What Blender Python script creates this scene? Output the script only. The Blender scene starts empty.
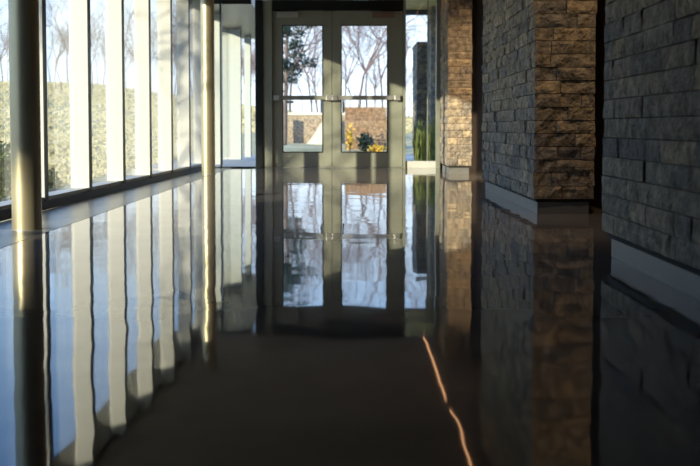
import bpy, bmesh, math, random
from mathutils import Vector, Matrix, noise
scn = bpy.context.scene
C = scn.collection
PI = math.pi

# ---------------------------------------------------------------- materials
def newmat(name):
    m = bpy.data.materials.new(name); m.use_nodes = True
    return m, m.node_tree.nodes, m.node_tree.links, m.node_tree.nodes['Principled BSDF']

def simple(name, col, rough=.5, metal=0., var=.08, scale=8., bump=0.):
    m, N, L, b = newmat(name)
    tc = N.new('ShaderNodeTexCoord'); nz = N.new('ShaderNodeTexNoise'); nz.inputs['Scale'].default_value = scale
    nz.inputs['Detail'].default_value = 5
    L.new(tc.outputs['Object'], nz.inputs['Vector'])
    r = N.new('ShaderNodeValToRGB')
    r.color_ramp.elements[0].position = .3; r.color_ramp.elements[1].position = .7
    r.color_ramp.elements[0].color = tuple(c*(1-var) for c in col)+(1,)
    r.color_ramp.elements[1].color = tuple(min(1, c*(1+var)) for c in col)+(1,)
    L.new(nz.outputs['Fac'], r.inputs['Fac']); L.new(r.outputs['Color'], b.inputs['Base Color'])
    b.inputs['Roughness'].default_value = rough; b.inputs['Metallic'].default_value = metal
    if bump:
        bp = N.new('ShaderNodeBump'); bp.inputs['Strength'].default_value = bump; bp.inputs['Distance'].default_value = .02
        L.new(nz.outputs['Fac'], bp.inputs['Height']); L.new(bp.outputs['Normal'], b.inputs['Normal'])
    return m

def stone_mat(name, cols, bump=1.0):
    m, N, L, b = newmat(name)
    geo = N.new('ShaderNodeNewGeometry'); tc = N.new('ShaderNodeTexCoord')
    r = N.new('ShaderNodeValToRGB'); cr = r.color_ramp
    cr.elements[0].color = cols[0]+(1,); cr.elements[1].color = cols[-1]+(1,)
    for i, c in enumerate(cols[1:-1]):
        e = cr.elements.new((i+1)/(len(cols)-1)); e.color = c+(1,)
    L.new(geo.outputs['Random Per Island'], r.inputs['Fac'])
    nz = N.new('ShaderNodeTexNoise'); nz.inputs['Scale'].default_value = 14; nz.inputs['Detail'].default_value = 8; nz.inputs['Roughness'].default_value = .65
    L.new(tc.outputs['Object'], nz.inputs['Vector'])
    r2 = N.new('ShaderNodeValToRGB'); r2.color_ramp.elements[0].position = .3; r2.color_ramp.elements[1].position = .72
    r2.color_ramp.elements[0].color = (.36,.36,.37,1); r2.color_ramp.elements[1].color = (1.75,1.64,1.5,1)
    L.new(nz.outputs['Fac'], r2.inputs['Fac'])
    mx = N.new('ShaderNodeMixRGB'); mx.blend_type = 'MULTIPLY'; mx.inputs['Fac'].default_value = 1
    L.new(r.outputs['Color'], mx.inputs[1]); L.new(r2.outputs['Color'], mx.inputs[2])
    L.new(mx.outputs['Color'], b.inputs['Base Color'])
    n2 = N.new('ShaderNodeTexNoise'); n2.inputs['Scale'].default_value = 45; n2.inputs['Detail'].default_value = 8
    L.new(tc.outputs['Object'], n2.inputs['Vector'])
    bp = N.new('ShaderNodeBump'); bp.inputs['Strength'].default_value = bump; bp.inputs['Distance'].default_value = .02
    L.new(n2.outputs['Fac'], bp.inputs['Height']); L.new(bp.outputs['Normal'], b.inputs['Normal'])
    b.inputs['Roughness'].default_value = .85
    return m

def glass_mat(name, tint=(.93,.96,.95)):
    m = bpy.data.materials.new(name); m.use_nodes = True; N = m.node_tree.nodes; L = m.node_tree.links; N.clear()
    o = N.new('ShaderNodeOutputMaterial'); t = N.new('ShaderNodeBsdfTransparent'); g = N.new('ShaderNodeBsdfGlossy')
    g.inputs['Roughness'].default_value = .01
    f = N.new('ShaderNodeFresnel'); 
    ge = N.new('ShaderNodeNewGeometry'); io = N.new('ShaderNodeMapRange')
    io.inputs['To Min'].default_value = 1.4; io.inputs['To Max'].default_value = 1/1.4
    L.new(ge.outputs['Backfacing'], io.inputs['Value']); L.new(io.outputs[0], f.inputs['IOR'])
    mx = N.new('ShaderNodeMixShader'); t.inputs['Color'].default_value = tint+(1,)
    L.new(f.outputs[0], mx.inputs[0]); L.new(t.outputs[0], mx.inputs[1]); L.new(g.outputs[0], mx.inputs[2]); L.new(mx.outputs[0], o.inputs[0])
    return m

def emit_mat(name, col, st):
    m, N, L, b = newmat(name)
    b.inputs['Base Color'].default_value = col+(1,)
    b.inputs['Emission Color'].default_value = col+(1,); b.inputs['Emission Strength'].default_value = st
    return m

STONE = stone_mat('split face stone', [(.27,.25,.23),(.38,.33,.26),(.22,.21,.20),(.42,.35,.25),(.30,.27,.23),(.50,.41,.29),(.34,.31,.27)])
GROUT = simple('grout', (.02,.02,.02), .9)
PLINTH = simple('plinth concrete', (.19,.19,.178), .5, scale=5)
CREAM = simple('cream painted metal', (.74,.73,.67), .45, var=.02)
DARKMET = simple('dark bronze metal', (.016,.020,.020), .35, .3)
FRAME = simple('grey green door frame', (.33,.335,.26), .42, .0, var=.04)
ALU = simple('brushed aluminium', (.6,.59,.54), .35, .6, var=.03)
BRASSY = simple('beige metallic paint', (.58,.50,.32), .38, .6, var=.03)
GLASS = glass_mat('window glass')
CEIL = simple('dark ceiling', (.28,.235,.20), .8, scale=3)
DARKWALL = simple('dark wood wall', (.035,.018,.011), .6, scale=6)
CURB = simple('dark curb metal', (.028,.028,.026), .5)
RUBBER = simple('black rubber', (.02,.02,.02), .6)
LEDWARM = emit_mat('warm light strip', (1.,.50,.24), 1.3)
LAMP = emit_mat('added lamp glow', (1.,.62,.32), 6.)
BARK = simple('grey brown bark', (.16,.12,.10), .9, var=.35, scale=6)
BARKP = simple('pale bark', (.24,.19,.17), .9, var=.3, scale=6)
TWIG = simple('reddish twig bark', (.20,.13,.12), .9, var=.3, scale=3)
NEEDLE = simple('evergreen leaf', (.035,.06,.04), .6, var=.5, scale=4)
SHRUB = simple('green shrub leaf', (.10,.16,.035), .6, var=.5, scale=7)
YLEAF = simple('yellow leaf', (.75,.48,.05), .6, var=.3, scale=9)
REED = simple('straw green grass blade', (.33,.35,.10), .7, var=.4, scale=9)
PAVE = simple('pale paving concrete', (.45,.44,.41), .8, var=.1, scale=2)
SLABC = simple('cream concrete', (.72,.66,.54), .8, var=.05, scale=4)
SOFFIT = simple('varnished timber soffit', (.75,.55,.16), .5, var=.2, scale=5)
BEAMB = simple('blue grey steel', (.10,.14,.19), .5)
BROWNSTONE = stone_mat('brown wall stone', [(.30,.18,.10),(.36,.25,.15),(.25,.15,.09),(.42,.30,.18)])
TANSTONE = stone_mat('pale tan wall stone', [(.40,.33,.25),(.46,.39,.30),(.36,.29,.22)])

def floor_mat():
    m, N, L, b = newmat('polished dark concrete')
    tc = N.new('ShaderNodeTexCoord')
    nz = N.new('ShaderNodeTexNoise'); nz.inputs['Scale'].default_value = 2.2; nz.inputs['Detail'].default_value = 8
    L.new(tc.outputs['Object'], nz.inputs['Vector'])
    r = N.new('ShaderNodeValToRGB'); r.color_ramp.elements[0].position = .3; r.color_ramp.elements[1].position = .75
    r.color_ramp.elements[0].color = (.22,.195,.175,1); r.color_ramp.elements[1].color = (.31,.28,.255,1)
    L.new(nz.outputs['Fac'], r.inputs['Fac']); L.new(r.outputs['Color'], b.inputs['Base Color'])
    b.inputs['Roughness'].default_value = .035; b.inputs['IOR'].default_value = 1.52
    n2 = N.new('ShaderNodeTexNoise'); n2.inputs['Scale'].default_value = 2.7; n2.inputs['Detail'].default_value = 1.0
    L.new(tc.outputs['Object'], n2.inputs['Vector'])
    bp = N.new('ShaderNodeBump'); bp.inputs['Strength'].default_value = 1.0; bp.inputs['Distance'].default_value = .0018
    L.new(n2.outputs['Fac'], bp.inputs['Height']); L.new(bp.outputs['Normal'], b.inputs['Normal'])
    return m
FLOOR = floor_mat()
STRIP = simple('honed grey concrete', (.17,.165,.14), .28, var=.12, scale=4)

def meadow_mat():
    m, N, L, b = newmat('dry meadow grass')
    tc = N.new('ShaderNodeTexCoord')
    nz = N.new('ShaderNodeTexNoise'); nz.inputs['Scale'].default_value = .35; nz.inputs['Detail'].default_value = 9; nz.inputs['Roughness'].default_value = .7
    L.new(tc.outputs['Object'], nz.inputs['Vector'])
    r = N.new('ShaderNodeValToRGB'); cr = r.color_ramp
    cr.elements[0].position = .30; cr.elements[0].color = (.40,.38,.19,1)
    cr.elements[1].position = .68; cr.elements[1].color = (.72,.64,.40,1)
    e = cr.elements.new(.5); e.color = (.62,.54,.31,1)
    L.new(nz.outputs['Fac'], r.inputs['Fac']); L.new(r.outputs['Color'], b.inputs['Base Color'])
    b.inputs['Roughness'].default_value = 1
    n2 = N.new('ShaderNodeTexNoise'); n2.inputs['Scale'].default_value = 12; n2.inputs['Detail'].default_value = 6
    L.new(tc.outputs['Object'], n2.inputs['Vector'])
    bp = N.new('ShaderNodeBump'); bp.inputs['Distance'].default_value = .1
    L.new(n2.outputs['Fac'], bp.inputs['Height']); L.new(bp.outputs['Normal'], b.inputs['Normal'])
    return m
MEADOW = meadow_mat()

# ---------------------------------------------------------------- helpers
def bx(bm, x0, x1, y0, y1, z0, z1):
    v = [bm.verts.new((x, y, z)) for x in (x0, x1) for y in (y0, y1) for z in (z0, z1)]
    for f in ((0,1,3,2),(4,6,7,5),(0,4,5,1),(2,3,7,6),(0,2,6,4),(1,5,7,3)):
        bm.faces.new([v[i] for i in f])

def cyl(bm, p0, p1, r0, r1=None, n=12, cap=True):
    if r1 is None: r1 = r0
    p0 = Vector(p0); p1 = Vector(p1); d = (p1-p0).normalized()
    a = d.orthogonal().normalized(); b = d.cross(a)
    A = [bm.verts.new(p0+(a*math.cos(t)+b*math.sin(t))*r0) for t in [2*PI*i/n for i in range(n)]]
    B = [bm.verts.new(p1+(a*math.cos(t)+b*math.sin(t))*r1) for t in [2*PI*i/n for i in range(n)]]
    for i in range(n):
        bm.faces.new((A[i], A[(i+1)%n], B[(i+1)%n], B[i]))
    if cap:
        bm.faces.new(list(reversed(A))); bm.faces.new(B)

def obj(name, bm, mat, parent=None, bevel=0, smooth=False, loc=None):
    bmesh.ops.recalc_face_normals(bm, faces=bm.faces[:])
    me = bpy.data.meshes.new(name); bm.to_mesh(me); bm.free()
    me.materials.append(mat)
    if smooth:
        for p in me.polygons: p.use_smooth = True
    o = bpy.data.objects.new(name, me); C.objects.link(o)
    if parent: o.parent = parent
    if loc: o.location = loc
    if bevel:
        md = o.modifiers.new('bevel', 'BEVEL'); md.width = bevel; md.segments = 2; md.limit_method = 'ANGLE'
    return o

def box(name, x0, x1, y0, y1, z0, z1, mat, parent=None, bevel=0):
    """box whose origin is the centre of its base; coordinates are local to parent"""
    bm = bmesh.new(); cx, cy = (x0+x1)/2, (y0+y1)/2
    bx(bm, x0-cx, x1-cx, y0-cy, y1-cy, 0, z1-z0)
    return obj(name, bm, mat, parent, bevel, loc=(cx, cy, z0))

def empty(name, loc=(0,0,0), rz=0):
    o = bpy.data.objects.new(name, None); C.objects.link(o); o.location = loc; o.rotation_euler = (0,0,rz)
    o.empty_display_size = .2
    return o
def thing(o, label, cat, group=None):
    o['label'] = label; o['category'] = cat
    if group: o['group'] = group
    return o
def struct(o, label=None, cat=None):
    o['kind'] = 'structure'
    if label: o['label'] = label
    if cat: o['category'] = cat
    return o

rnd = random.Random(7)

def stone_face(bm, org, du, L, z0, z1, out, ch=.088, blk=(.12,.40), res=.022, amp=.014, seed=0, prot=.010):
    """split-face ashlar on a vertical face: du = direction along, out = outward normal"""
    R = random.Random(seed); org = Vector(org); du = Vector(du); out = Vector(out)
    nr = max(1, round((z1-z0)/ch)); ch = (z1-z0)/nr; gap = .0022
    for r in range(nr):
        u = 0
        while u < L-1e-4:
            w = R.uniform(*blk)
            if L-(u+w) < blk[0]*.7: w = L-u
            pr = R.uniform(-prot, prot)*.8; so = Vector((R.uniform(0,90), R.uniform(0,90), 0))
            tu = R.uniform(-.010, .010)
            nu = max(2, round(w/res)); nv = max(3, round(ch/res))
            g = []
            for j in range(nv+1):
                row = []
                for i in range(nu+1):
                    fu = i/nu; fv = j/nv
                    pu = u+gap+(w-2*gap)*fu; pz = z0+r*ch+gap+(ch-2*gap)*fv
                    n = noise.fractal(Vector((pu*9, pz*12, 0))+so, 1.0, 2.1, 4)
                    h = pr+tu*(fu-.5)+amp*n
                    e = min(fu*nu, (1-fu)*nu, fv*nv, (1-fv)*nv)
                    if e < .5: h = -.0045+pr*.8+tu*(fu-.5)*.8+amp*n*.7
                    row.append(bm.verts.new(org+du*pu+Vector((0,0,pz))+out*h))
                g.append(row)
            for j in range(nv):
                for i in range(nu):
                    bm.faces.new((g[j][i], g[j][i+1], g[j+1][i+1], g[j+1][i]))
            # side returns so that each stone has depth
            rim = g[0][:]+[g[j][-1] for j in range(1, nv+1)]+g[-1][-2::-1]+[g[j][0] for j in range(nv-1, 0, -1)]
            back = [bm.verts.new(v.co-out*.03) for v in rim]
            k = len(rim)
            for i in range(k):
                bm.faces.new((rim[i], rim[(i+1)%k], back[(i+1)%k], back[i]))
            u += w

CH = 2.42      # ceiling height
YD = 15.12     # plane of the doors

# ---------------------------------------------------------------- room shell
bm = bmesh.new(); bx(bm, -1.70, 1.80, -3, YD+.25, -.12, 0)
struct(obj('floor', bm, FLOOR), 'dark polished concrete floor mirroring the windows and doors', 'floor')
bm = bmesh.new(); bx(bm, -2.16, -1.705, -3, YD+.25, -.12, 0)
struct(obj('trim_1', bm, STRIP), 'paler honed concrete strip along the foot of the windows', 'floor strip')
# saw-cut joints in the floor
bm = bmesh.new(); bx(bm, -2.14, -1.705, 6.075, 6.081, -.001, .0006)
struct(obj('trim_2', bm, GROUT), 'thin cross joint in the pale floor strip by the nearest column', 'floor joint')
bm = bmesh.new(); bx(bm, -1.7045, -1.7005, -3, YD+.2, -.001, .0006)
struct(obj('trim_3', bm, GROUT), 'long joint between polished floor and pale strip', 'floor joint')
bm = bmesh.new(); bx(bm, -2.7, 1.95, -3.2, YD+.10, CH, CH+.9)
struct(obj('ceiling', bm, CEIL), 'dark ceiling seen mirrored in the floor', 'ceiling')
bm = bmesh.new(); bx(bm, -2.3, 1.95, -3.2, -3.0, 0, CH)
struct(obj('wall_back', bm, DARKWALL))
bm = bmesh.new(); bx(bm, -2.45, -2.2, -3.0, 4.6, 0, CH)
struct(obj('wall_left', bm, DARKWALL))
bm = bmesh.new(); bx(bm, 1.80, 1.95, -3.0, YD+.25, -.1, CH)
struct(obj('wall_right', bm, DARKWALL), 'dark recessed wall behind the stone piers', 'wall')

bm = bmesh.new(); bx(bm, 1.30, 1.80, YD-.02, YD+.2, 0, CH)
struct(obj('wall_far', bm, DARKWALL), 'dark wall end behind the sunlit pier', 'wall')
# near stone wall on the right (structure) with plinth
rt = struct(empty('wall_right_stone', (1.151, 4.80, 0)), 'dark grey split stone wall at the right edge, nearest the camera', 'wall')
bm = bmesh.new()
stone_face(bm, (0, 0, 0), (0,-1,0), 2.2, .115, CH, (-1,0,0), ch=.0862, seed=3, blk=(.14,.46), amp=.008, prot=.005)
stone_face(bm, (0, -2.2, 0), (0,-1,0), 5.6, .115, CH, (-1,0,0), ch=.0862, seed=4, res=.05, amp=.008, prot=.005)
stone_face(bm, (0.03, 0, 0), (1,0,0), .6, .115, CH, (0,1,0), ch=.0862, seed=5, res=.03)
obj('stone_cladding', bm, STONE, rt)
box('core', .022, .63, -7.8, -.022, .09, CH, GROUT, rt)
box('plinth', .042, .62, -7.8, -.03, 0, .115, PLINTH, rt)

def pier(loc, w, dep, label, name='stone_pier', mat=STONE, z1=CH, seed=1, res=.022, plh=.10, group=None, prot=.010, amp=.014):
    p = thing(empty(name, loc), label, 'pier', group)
    bm = bmesh.new()
    stone_face(bm, (0,0,0), (1,0,0), w, plh, z1, (0,-1,0), seed=seed, res=res, blk=(.10,.30), amp=amp*1.3, prot=prot)
    stone_face(bm, (0,0,0), (0,1,0), dep, plh, z1, (-1,0,0), seed=seed+50, res=res, blk=(.14,.42), amp=amp, prot=prot)
    stone_face(bm, (w,0,0), (0,1,0), dep, plh, z1, (1,0,0), seed=seed+90, res=.06, blk=(.14,.42))
    stone_face(bm, (0,dep,0), (1,0,0), w, plh, z1, (0,1,0), seed=seed+70, res=.06, blk=(.10,.30))
    obj('stone_cladding', bm, mat, p)
    box('core', .022, w-.022, .022, dep-.022, plh-.02, z1-(.0 if z1 >= CH else .02), GROUT, p)
    box('plinth', .03, w-.03, .03, dep-.03, 0, plh, PLINTH, p)
    return p
pier((1.245, 7.10, 0), .41, 2.80, 'broad brown-grey stone pier in the middle of the right side, between dark gaps', seed=11)
pier((1.222, 13.18, 0), .305, 1.05, 'narrow sunlit tan stone pier next to the glass doors', seed=21)

# ---------------------------------------------------------------- left window wall
def WX(y): return -2.183+.0238*(y-7.391)
ANG = math.atan(.0238)
ys = [7.56+1.175*i for i in range(-2, 7)]
def mull_bm(bm, x0, x1, w, z0, z1): bx(bm, x0, x1, -w/2, w/2, z0, z1)
for k in range(len(ys)):
    y = ys[k]; y0 = ys[k-1] if k else 4.62
    w = struct(empty('window_%d' % (k+1), (WX(y), y, 0)), cat='window')
    w.rotation_euler = (0, 0, -ANG)
    ln = (y-y0)*1.0003
    wc = .062
    bm = bmesh.new(); bx(bm, -.135, -.004, -wc, 0, .062, 2.40); m = obj('mullion', bm, CREAM, w, .002)
    bm = bmesh.new(); bx(bm, -.160, -.1355, -wc+.010, -.004, .062, 2.40); obj('glazing_bead', bm, CREAM, m)
    bm = bmesh.new(); bx(bm, -.0038, .004, -wc-.002, .002, .062, 2.40); obj('mullion_edge', bm, DARKMET, m)  # dark strip over the room-side edge of the mullion
    bm = bmesh.new(); bx(bm, -.156, -.148, -ln, -wc, .085, 2.34); obj('glass_pane', bm, GLASS, w)
    bm = bmesh.new(); bx(bm, -.158, -.012, -ln, -wc, .062, .088); obj('sill_rail', bm, CREAM, w)
    bm = bmesh.new(); bx(bm, -.215, -.12, -ln, -wc, 2.33, 2.42); obj('head_rail', bm, DARKMET, w)
    bm = bmesh.new(); bx(bm, -.20, .012, -ln-.002, 0, 0, .060); obj('curb', bm, CURB, w)
    w['label'] = 'tall window bay number %d of the left glass wall with cream mullion' % (k+1)

# frosted wing panels beyond the door plane
for i, (px, py, d) in enumerate(((-1.985, 19.2, .37), (-1.955, 20.75, .12), (-2.02, 16.6, .13))):
    w = struct(empty('window_%d' % ((11,12,15)[i]), (px, py, 0)), cat='window')
    bm = bmesh.new(); bx(bm, -d, 0, -.06, 0, .0, 2.35); obj('mullion', bm, CREAM, w)
    bm = bmesh.new(); bx(bm, .0005, .012, -.062, .002, 0, 2.35); obj('mullion_edge', bm, DARKMET, w)
    bm = bmesh.new(); bx(bm, -.2, -.19, -1.4, -.07, .05, 2.35); obj('glass_pane', bm, GLASS, w)
    if i == 0: bm = bmesh.new(); bx(bm, -.246, -.238, -.066, -.061, 0, 2.35); obj('panel_joint', bm, DARKMET, w)
    w['label'] = ['deep cream panel of the glass wall beyond the door wall', 'furthest cream panel of the glass wall outside', 'slim cream panel of the glass wall just beyond the door wall'][i]

# ---------------------------------------------------------------- steel columns
def column(loc, label):
    c = thing(empty('steel_column', loc), label, 'column', 'round columns along the window wall')
    bm = bmesh.new(); cyl(bm, (0,0,.004), (0,0,CH), .0835, n=48, cap=False); s = obj('shaft', bm, BRASSY, c, smooth=False)
    for p in s.data.polygons: p.use_smooth = True
    bm = bmesh.new(); cyl(bm, (0,0,0), (0,0,.006), .086, n=48); obj('base_ring', bm, ALU, c)
    return c
column((-1.860, 6.027, 0), 'round metal column at the left edge, nearest the camera and mostly in shade')
column((-1.75, 12.97, 0), 'round beige metal column further away, sunlit along its whole height')

# ---------------------------------------------------------------- entrance door wall
def frame_bm(bm, x0, x1, z0, z1, sl, sr, rb, rtp, y0, y1):
    bx(bm, x0, x0+sl, y0, y1, z0, z1); bx(bm, x1-sr, x1, y0, y1, z0, z1)
    bx(bm, x0+sl, x1-sr, y0, y1, z0, z0+rb); bx(bm, x0+sl, x1-sr, y0, y1, z1-rtp, z1)

t = struct(empty('trim_4', (0, YD, 0)), 'grey-green metal frame around the pair of glass doors', 'door frame')
box('jamb', -1.245, -1.115, -.03, .13, 0, 2.40, FRAME, t, .004)
box('dark_post', -1.355, -1.247, -.06, .13, 0, 2.40, DARKMET, t, .004)
box('jamb', .765, .80, -.03, .13, 0, 2.40, FRAME, t, .004)
box('header', -1.113, .763, -.02, .13, 2.262, 2.405, DARKMET, t, .003)
box('door_stop', -1.116, .766, .10, .125, 2.20, 2.27, DARKMET, t); box('door_stop', -1.125, -1.07, .10, .125, 0, 2.2, DARKMET, t); box('door_stop', .72, .775, .10, .125, 0, 2.2, DARKMET, t)
box('threshold', -1.113, .763, .01, .12, 0, .008, ALU, t)

def leaf(n, x0, x1, label, hinge_left):
    d = struct(empty('door_%d' % n, (x0 if hinge_left else x1, YD+.045, 0)), label, 'door')
    ox = 0 if hinge_left else -(x1-x0); W = x1-x0
    sl, sr = (.135, .125) if hinge_left else (.125, .215)
    bm = bmesh.new(); frame_bm(bm, ox, ox+W, .012, 2.25, sl, sr, .21, .20, -.022, .022); obj('leaf_frame', bm, FRAME, d, .003)
    bm = bmesh.new(); gx0, gx1 = ox+sl, ox+W-sr
    frame_bm(bm, gx0, gx1, .222, 2.05, .014, .014, .014, .014, -.026, -.008); obj('glazing_bead', bm, DARKMET, d)
    bm = bmesh.new(); bx(bm, gx0+.002, gx1-.002, -.006, .004, .224, 2.048); obj('glass_pane', bm, GLASS, d)
    # panic bar
    b0, b1 = (ox+.05, ox+W-.03) if hinge_left else (ox+.03, ox+W-.07)
    pb = bmesh.new(); bx(pb, b0, b1, -.085, -.052, .978, 1.040); pb = obj('push_bar', pb, ALU if not hinge_left else FRAME, d, .006)  # left bar darker than the right: shade put into its colour
    for i, (a, b) in enumerate(((b0-.035, b0+.05), (b1-.05, b1+.035))):
        q = bmesh.new(); bx(q, a, b, -.10, -.022, .970, 1.048); obj('end_cap', q, ALU, pb, .006)
    if hinge_left:
        q = bmesh.new(); bx(q, ox+.18, ox+.30, -.075, -.045, .930, .966); obj('sunlit_spot', q, ALU, d, .003)  # bright plate standing in for a sunlit spot under the bar
    # closer body and thin bright strip along the leaf top
    c0 = ox+.06 if hinge_left else ox+W-.44
    q = bmesh.new(); bx(q, c0, c0+.31, -.085, -.022, 2.262, 2.345) if False else bx(q, c0, c0+.31, -.09, -.024, 2.155, 2.235)
    cl = obj('door_closer', q, ALU if hinge_left else simple('light tinted closer', (.30,.20,.15), .4, .4), d, .006)  # right closer browner than the left: warm light put into its colour
    a0, a1 = (ox+.36, ox+W-.12) if hinge_left else (ox+.06, ox+W-.30)
    q = bmesh.new(); bx(q, a0, a1, -.055, -.030, 2.238, 2.249); obj('top_strip', q, ALU, cl)
    if hinge_left:
        q = bmesh.new(); bx(q, ox+W-.03, ox+W+.03, .024, .034, .012, 2.25); obj('astragal', q, DARKMET, d)
    q = bmesh.new(); bx(q, ox+.01, ox+W-.01, .0225, .032, .002, .04); obj('door_sweep', q, RUBBER, d)
    # outside pull handle
    hx = gx1-.03 if hinge_left else gx0+.03
    q = bmesh.new(); pts = [(hx, .03, .80), (hx, .085, .82), (hx, .085, 1.0), (hx, .03, 1.02)]
    for i in range(3): cyl(q, pts[i], pts[i+1], .011, n=10)
    obj('pull_handle', q, DARKMET, d)
    return d
leaf(1, -1.108, -.262, 'left glass entrance door with a push bar across it', True)
leaf(2, -.255, .758, 'right glass entrance door with a push bar across it', False)
# sidelight right of the doors
t = struct(empty('window_13', (0, YD, 0)), 'tall narrow sidelight between the doors and the sunlit pier', 'window')
bm = bmesh.new(); bx(bm, .802, 1.235, 0, .08, 0, .10); obj('bottom_rail', bm, CREAM, t, .003)
bm = bmesh.new(); bx(bm, 1.236, 1.292, -.06, .08, 0, CH); bx(bm, 1.110, 1.122, .01, .06, .102, CH-.02); obj('frame_post', bm, FRAME, t)
bm = bmesh.new(); bx(bm, .802, 1.230, .036, .044, .102, CH-.02); obj('glass_pane', bm, GLASS, t)
# sidelight left of the doors
t = struct(empty('window_14', (0, YD, 0)), 'frameless sidelight between the dark post and the window wall', 'window')
bm = bmesh.new(); bx(bm, -1.97, -1.36, .036, .044, .02, CH-.02); obj('glass_pane', bm, GLASS, t)
bm = bmesh.new(); bx(bm, -1.868, -1.848, .01, .07, .0, CH-.02); bx(bm, -1.97, -1.36, .03, .05, 0, .018); obj('frame_post', bm, DARKMET, t)

# ---------------------------------------------------------------- ceiling lights
for i, (ya, yb, lab) in enumerate(((6.5, 11.12, 'longer thin warm light strip on the ceiling, nearer the camera'), (11.50, 14.9, 'shorter thin warm light strip on the ceiling, nearer the doors'))):
    e = thing(empty('strip_light', (1.066, (ya+yb)/2, CH)), lab, 'light', 'thin ceiling strip lights')
    h = (yb-ya)/2
    bm = bmesh.new(); bx(bm, -.016, .016, -h, h, -.018, -.001); obj('housing', bm, DARKMET, e)
    bm = bmesh.new(); bx(bm, -.010, .010, -h+.01, h-.01, -.024, -.0185); obj('diffuser', bm, LEDWARM, e)
def downlight(x, y, power, lab, tgt):  # unseen lamp added to warm the stone of a pier front
    e = thing(empty('added_downlight', (x, y, CH)), lab, 'light', 'added downlights above the recesses')
    bm = bmesh.new(); cyl(bm, (0,0,-.09), (0,0,-.001), .06, n=24, cap=False); obj('housing', bm, DARKMET, e)
    bm = bmesh.new(); cyl(bm, (0,0,-.014), (0,0,-.0025), .05, n=24); obj('lamp_lens', bm, LAMP, e)
    l = bpy.data.lights.new('downlight', 'SPOT'); l.energy = power; l.color = (1,.72,.42); l.shadow_soft_size = .04
    l.spot_size = 2.4; l.spot_blend = .6
    lo = bpy.data.objects.new('lamp', l); C.objects.link(lo); lo.parent = e; lo.location = (0,0,-.04)
    lo.rotation_euler = Vector((tgt[0]-x, tgt[1]-y, tgt[2]-CH)).to_track_quat('-Z', 'Y').to_euler()
downlight(1.48, 6.25, 17, 'added round warm downlight above the recess before the brown pier', (1.45, 7.1, 1.2))
downlight(1.64, 12.0, 90, 'added round warm downlight above the recess before the sunlit pier', (1.3, 13.2, 1.2))  # added golden fill in place of sun on the upper pier

# ---------------------------------------------------------------- outside
def hgt(x, y):
    r = math.hypot(x, y); 
    s = min(1, max(0, (r-13)/52)); s = s*s*(3-2*s)
    side = min(1, max(0, (-x-1)/14)); 
    h = s*(1.3+1.9*side)+.12*noise.noise(Vector((x*.15, y*.15, 0)))*min(1, s*8)
    return -.07+h
bm = bmesh.new(); nx, ny = 110, 130; G = {}
X0, X1, Y0, Y1 = -70, 45, -30, 105
for i in range(nx+1):
    for j in range(ny+1):
        x = X0+(X1-X0)*i/nx; y = Y0+(Y1-Y0)*j/ny
        G[i, j] = bm.verts.new((x, y, hgt(x, y)-.08))
for i in range(nx):
    for j in range(ny):
        bm.faces.new((G[i,j], G[i+1,j], G[i+1,j+1], G[i,j+1]))
struct(obj('ground', bm, MEADOW, smooth=True), 'dry golden meadow rising to a low ridge outside', 'ground')
bm = bmesh.new(); bx(bm, -3.2, 6, YD+.26, 34, -.30, -.02)
struct(obj('path', bm, PAVE), 'pale paved court outside the doors', 'paving')

bm = bmesh.new(); bx(bm, -2.40, -1.42, YD+.12, 21.2, 2.36, 2.75)
thing(obj('roof_overhang', bm, DARKMET), 'dark roof overhang carried on past the door wall above the cream panels', 'roof')
R = random.Random(77); bm = bmesh.new()
for _ in range(80000):
    r = 8+64*R.random()**1.25; a = R.uniform(-.60, .16)
    x, y = r*a, r
    if (-3.4 < x < 6.2 and y < 34.3) or (x > -2.6 and y < 24): continue
    if x > -3.6 and y < 17: continue
    z = hgt(x, y)-.12; w = .0012*r*R.uniform(.6,1.5)+.006; h = R.uniform(.07,.13)*(1 if r > 14 else .8); an = R.uniform(-.7,.7)
    cx, cy = w*math.cos(an), w*math.sin(an); lx, ly = R.uniform(-.05,.05), R.uniform(-.05,.1)
    bm.faces.new([bm.verts.new(p) for p in ((x-cx, y-cy, z), (x+cx, y+cy, z), (x+cx*.7+lx, y+cy*.7+ly, z+h), (x-cx*.7+lx, y-cy*.7+ly, z+h*.93))])
o = obj('dry_grass', bm, MEADOW); o['kind'] = 'stuff'; o['label'] = 'tall dry golden grass over the meadow outside'; o['category'] = 'grass'
# canopy outside right
cn = thing(empty('entrance_canopy', (.6, YD+.3, 0)), 'timber canopy soffit with a blue-grey edge beam outside the sidelight', 'canopy')
box('soffit', -.2, 2.4, .0, 2.0, 2.52, 2.60, SOFFIT, cn)
box('edge_beam', -.2, 2.4, 2.0, 2.12, 2.44, 2.66, BEAMB, cn, .005)
box('post', 2.25, 2.38, 1.85, 1.98, -.02, 2.52, BEAMB, cn)

pier((1.13, 17.8, -.02), .50, 1.2, 'dark stone pier outside, seen through the sidelight', z1=2.05, seed=31, res=.05)
pier((1.30, 16.9, -.02), .40, .85, 'taller stone pier outside, close behind the sidelight', z1=3.0, seed=37, res=.05)

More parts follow.
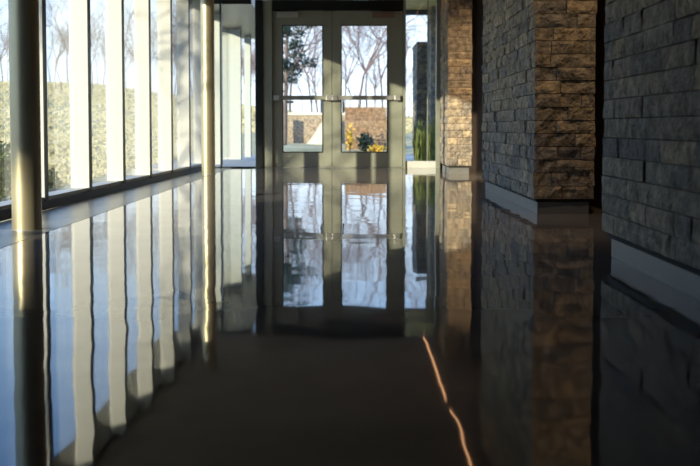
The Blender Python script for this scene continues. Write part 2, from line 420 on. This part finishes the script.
def wall_thing(name, loc, w, h, dep, mat, label, cat, seed, ch=.11, cap=None, blk=(.25,.7)):
    p = thing(empty(name, loc), label, cat)
    bm = bmesh.new(); stone_face(bm, (0,0,0), (1,0,0), w, 0, h, (0,-1,0), ch=ch, seed=seed, res=.09, blk=blk)
    obj('stone_face', bm, mat, p)
    box('core', 0, w, .022, dep, 0, h, mat, p)
    if cap: box('coping', -.04, w+.04, -.05, dep+.04, h+.001, h+.09, cap, p, .01)
    return p
wall_thing('retaining_wall', (-2.6, 30.0, -.05), 2.45, .97, .5, TANSTONE, 'low pale stone wall behind the left door', 'wall', 41, cap=SLABC)
wl = wall_thing('garden_wall', (-.12, 25.4, -.05), 1.00, 1.12, .5, BROWNSTONE, 'brown stone wall section behind the right door', 'wall', 42, ch=.16, blk=(.35,.9))
# curved right end of the brown wall
# cream stair cheek
bm = bmesh.new()
pts = [(-1.0, 0), (-.72, .33), (-.38, .86), (-.08, .88), (-.08, 0)]
F = [bm.verts.new((x, 0, z)) for x, z in pts]; B = [bm.verts.new((x, .25, z)) for x, z in pts]
bm.faces.new(F); bm.faces.new(list(reversed(B)))
for i in range(len(pts)): bm.faces.new((F[i], F[(i+1)%5], B[(i+1)%5], B[i]))
thing(obj('sloping_slab', bm, SLABC, loc=(-.35, 29.6, -.03)), 'smooth cream concrete slab with a sloping edge in front of the pale wall', 'slab')
bm = bmesh.new(); bx(bm, -.07, .07, -.1, .1, 0, .93)
thing(obj('gate_post', bm, SLABC, bevel=.01, loc=(-1.83, 29.6, -.03)), 'slim cream post at the left of the pale wall', 'post')

# ---- leaves
def leaf_cloud(bm, R, centre, rad, n, size, flat=1.0, shell=.45):
    c = Vector(centre)
    for _ in range(n):
        d = Vector((R.gauss(0,1), R.gauss(0,1), R.gauss(0,1))).normalized()
        rr = (shell+(1-shell)*R.random())
        p = c+Vector((d.x*rad[0], d.y*rad[1], d.z*rad[2]))*rr
        a = Vector((R.gauss(0,1), R.gauss(0,1), R.gauss(0,1))).normalized(); b = a.orthogonal().normalized()
        s = size*R.uniform(.6, 1.4)
        v = [bm.verts.new(p+a*s), bm.verts.new(p+b*s*.45), bm.verts.new(p-a*s), bm.verts.new(p-b*s*.45)]
        bm.faces.new(v)

def shrub(loc, rad, n, size, mat, label, name='shrub', seed=0, group=None):
    R = random.Random(seed); e = thing(empty(name, loc), label, 'shrub', group)
    bm = bmesh.new(); leaf_cloud(bm, R, (0,0,rad[2]*.95), rad, n, size, shell=.2); obj('foliage', bm, mat, e)
    bm = bmesh.new()
    for i in range(7):
        a = R.uniform(0, 2*PI); cyl(bm, (0,0,0), (math.cos(a)*rad[0]*.6, math.sin(a)*rad[1]*.6, rad[2]*R.uniform(.8,1.5)), .012, .004, n=5)
    obj('stem', bm, BARK, e)
shrub((-3.28, 9.5, -.15), (.34,.4,.34), 1500, .035, SHRUB, 'green shrub outside the window at the far left edge', seed=1)
shrub((-2.85, 9.9, -.15), (.12,.25,.20), 500, .03, SHRUB, 'small green shrub outside, just right of the nearest column', seed=2)
shrub((-.0, 24.6, -.02), (.11,.12,.38), 90, .05, YLEAF, 'tall yellow-leaved plant at the left of the brown wall', name='yellow_plant', seed=3)
shrub((.62, 24.4, -.02), (.26,.2,.10), 120, .045, YLEAF, 'low yellow-leaved plant at the right foot of the brown wall', name='yellow_plant', seed=4)
shrub((.36, 24.7, -.02), (.22,.2,.26), 420, .05, NEEDLE, 'dark leafy bush in front of the brown wall', seed=5)

def grass_clump(loc, rx, ry, n, h, label, seed):
    R = random.Random(seed); bm = bmesh.new()
    for _ in range(n):
        x, y = R.uniform(-rx, rx), R.uniform(-ry, ry); hh = h*R.uniform(.6, 1.1); lx, ly = R.uniform(-.08,.08), R.uniform(-.08,.08); w = R.uniform(.005,.011)
        a = bm.verts.new((x-w, y, 0)); b = bm.verts.new((x+w, y, 0)); c = bm.verts.new((x+lx*.4+w, y+ly*.4, hh*.6)); d = bm.verts.new((x+lx*.4-w, y+ly*.4, hh*.6)); t = bm.verts.new((x+lx, y+ly, hh))
        bm.faces.new((a,b,c,d)); bm.faces.new((d,c,t))
    thing(obj('ornamental_grass', bm, REED, loc=loc), label, 'grass clump', 'grass clumps outside the sidelight')
grass_clump((.98+.12, 16.4, -.02), .10, .15, 90, .72, 'left clump of tall straw-green grass outside the sidelight', 1)
grass_clump((1.32, 16.2, -.02), .10, .15, 90, .76, 'right clump of tall straw-green grass outside the sidelight', 2)

# ---- trees
def tree_meshes(seed, h=7., depth=5, spread=.55, r0=.10, kids=(2,3)):
    r0 *= .46
    R = random.Random(seed); bt = bmesh.new(); bb = bmesh.new()
    def grow(p, d, L, r, lvl):
        segs = 3; q = p
        for i in range(segs):
            d = (d+Vector((R.gauss(0,.10), R.gauss(0,.10), R.gauss(0,.05)+.03))).normalized()
            n = q+d*(L/segs); ra = r*(1-.3*i/segs); rb = r*(1-.3*(i+1)/segs)
            cyl(bt if lvl == 0 else bb, q, n, ra, rb, n=6 if lvl < 2 else 4 if lvl < 4 else 3, cap=False); q = n
            if lvl >= 1 and lvl < depth and R.random() < .6:
                s = (d+Vector((R.gauss(0,1), R.gauss(0,1), R.gauss(0,.5))).normalized()*.9).normalized()
                grow(q, s, L*.55, rb*.5, lvl+1)
        if lvl < depth:
            for _ in range(R.randint(*kids)):
                s = (d+Vector((R.gauss(0,1), R.gauss(0,1), R.gauss(0,.35))).normalized()*spread).normalized()
                grow(q, s, L*R.uniform(.62,.82), r*.62, lvl+1)
    grow(Vector((0,0,0)), Vector((R.uniform(-.05,.05), R.uniform(-.05,.05), 1)), h*.27, r0, 0)
    out = []
    for nm, b, m in (('trunk', bt, BARK), ('branches', bb, TWIG)):
        me = bpy.data.meshes.new(nm); b.to_mesh(me); b.free(); me.materials.append(m); out.append(me)
    return out
TM = [tree_meshes(s, h=hh, depth=5, r0=r) for s, hh, r in ((1, 7., .10), (2, 8., .11), (3, 6., .08), (5, 7., .09))]
def tree(k, x, y, sc, rz, label, group='bare trees beyond the doors'):
    e = thing(empty('bare_tree', (x, y, hgt(x, y)-.1), rz), label, 'tree', group); e.scale = (sc,)*3
    for nm, me in zip(('trunk', 'branches'), TM[k]):
        o = bpy.data.objects.new(nm, me); C.objects.link(o); o.parent = e
# wood seen through the doors
R = random.Random(11)
i = 0
for x, y, s, k in ((-3.4,38,.95,0),(-2.3,41,1.05,1),(-1.1,37,.85,3),(-.3,44,1.1,2),(.35,34.5,.9,1),(1.25,40,1.0,0),(2.1,46,1.1,3),(-4.2,47,1.1,2),(3.0,38,1.0,1),(-1.8,50,1.1,0),(.7,52,1.2,3),(4.4,44,1.1,0),(-5.4,40,1.0,3)):
    tree(k, x, y, s, R.uniform(0,6.28), 'leafless tree in the wood beyond the entrance doors'); i += 1
for j in range(26):
    x = -11+.72*j+R.uniform(-.3,.3); y = R.uniform(55, 68)
    tree(j % 4, x, y, R.uniform(.55,.8), R.uniform(0,6.28), 'small leafless tree in the distant thicket beyond the doors', 'distant thicket trees')
# ridge outside the left windows
for j in range(58):
    a = -.06-.32*j/57; r = R.uniform(46, 66)
    tree(j % 4, r*a, r, R.uniform(.45,.9), R.uniform(0,6.28), 'leafless tree on the meadow ridge outside the left windows', 'bare trees on the ridge')
# tree close to the building whose branches throw shadows on the far mullions
tree(1, -8.0, 7.2, .95, .6, 'leafless tree standing close outside the window wall', 'bare trees near the windows')
tree(3, -6.6, 9.6, .8, 2.1, 'leafless tree standing close outside the window wall', 'bare trees near the windows')

# evergreen with leaves behind the left door
R = random.Random(5)
e = thing(empty('evergreen_tree', (-1.72, 27.5, -.1)), 'dark leafy evergreen tree seen through the left door', 'tree')
bm = bmesh.new(); cyl(bm, (0,0,0), (.1,0,3.6), .07, .03, n=8)
for q in range(12):
    z = 1.6+q*.18; a = R.uniform(0,6.28); cyl(bm, (.05,0,z), (.05+math.cos(a)*.9, math.sin(a)*.9, z+.25), .02, .008, n=5, cap=False)
obj('trunk', bm, BARK, e)
bm = bmesh.new()
for q in range(34):
    a = R.uniform(0, 6.28); rr = R.uniform(0,.62); leaf_cloud(bm, R, (rr*math.cos(a)+.1, rr*math.sin(a), R.uniform(1.9,4.2)), (.24,.24,.15), 75, .05)
obj('foliage', bm, NEEDLE, e)

# unseen broad evergreen outside, behind the viewer, added to shade the near column
SD = Vector((.668,.744,0)); NV = Vector((.744,-.668,0)); TE = .245
pc = NV*(-4.70)+SD*(-10)
e = thing(empty('evergreen_tree', (pc.x, pc.y, -.1)), 'round-crowned evergreen added outside for its shade, left of and behind the nearest column', 'tree')
bm = bmesh.new(); cyl(bm, (0,0,0), (0,0,4.8), .14, .08, n=10); obj('trunk', bm, BARK, e)
bm = bmesh.new(); bmesh.ops.create_icosphere(bm, subdivisions=5, radius=1.6)
for v in bm.verts:
    v.co *= 1+.10*noise.noise(v.co*1.6); v.co.x *= 1.18; v.co.y *= 1.18; v.co.z = v.co.z*.95+5.2
leaf_cloud(bm, R, (0,0,5.2), (2.05,2.05,1.6), 2500, .07, shell=.9)
obj('foliage', bm, NEEDLE, e)

pc = NV*(-10.90)+SD*(-2.5)  # unseen tree, narrow crown shaped to shade the left door
e = thing(empty('shade_pine', (pc.x, pc.y, -.1)), 'slim unseen pine with a high narrow crown, added to shade the left door', 'tree')
bm = bmesh.new(); cyl(bm, (0,0,0), (0,0,5.6), .05, .03, n=8); obj('trunk', bm, BARK, e)
bm = bmesh.new()
leaf_cloud(bm, R, (0,0,4.65), (.50,.50,1.3), 3000, .06, shell=.2)
obj('foliage', bm, NEEDLE, e)
# ---------------------------------------------------------------- light
w = bpy.data.worlds.new('World'); scn.world = w; w.use_nodes = True
N = w.node_tree.nodes; L = w.node_tree.links; bg = N['Background']
tc = N.new('ShaderNodeTexCoord'); sep = N.new('ShaderNodeSeparateXYZ'); L.new(tc.outputs['Generated'], sep.inputs[0])
rp = N.new('ShaderNodeValToRGB'); cr = rp.color_ramp; L.new(sep.outputs['Z'], rp.inputs['Fac'])
cr.elements[0].position = 0; cr.elements[0].color = (.80,.86,.98,1)
cr.elements[1].position = .8; cr.elements[1].color = (.10,.24,.62,1)
for p_, c_ in ((.11,(.66,.80,1.0,1)), (.17,(.44,.65,1.0,1)), (.30,(.24,.46,.92,1))):
    e_ = cr.elements.new(p_); e_.color = c_
L.new(rp.outputs['Color'], bg.inputs['Color']); bg.inputs['Strength'].default_value = .95
sun = bpy.data.lights.new('sun', 'SUN'); sun.energy = 3.3; sun.angle = math.radians(.7); sun.color = (1,.88,.68)
so = bpy.data.objects.new('sun', sun); C.objects.link(so)
so.rotation_euler = Vector((SD.x, SD.y, -TE)).to_track_quat('-Z', 'Y').to_euler()

# ---------------------------------------------------------------- camera
cam = bpy.data.cameras.new('camera'); co = bpy.data.objects.new('camera', cam); C.objects.link(co)
cam.sensor_width = 36; cam.lens = 1050/700*36; cam.clip_start = .05; cam.clip_end = 500
co.location = (0, 0, .59); co.rotation_euler = (PI/2-math.atan(.05), 0, 0); cam.shift_y = -53.5/700
cam.dof.use_dof = True; cam.dof.focus_distance = 7.0; cam.dof.aperture_fstop = 3.6
scn.camera = co

vs = scn.view_settings
vs.view_transform = 'Standard'; vs.look = 'None'; vs.exposure = 1.12; vs.gamma = 1; vs.use_curve_mapping = False
scn.cycles.caustics_reflective = False; scn.cycles.caustics_refractive = False
scn.cycles.transparent_max_bounces = 24; scn.cycles.max_bounces = 10
scn.cycles.sample_clamp_indirect = 6
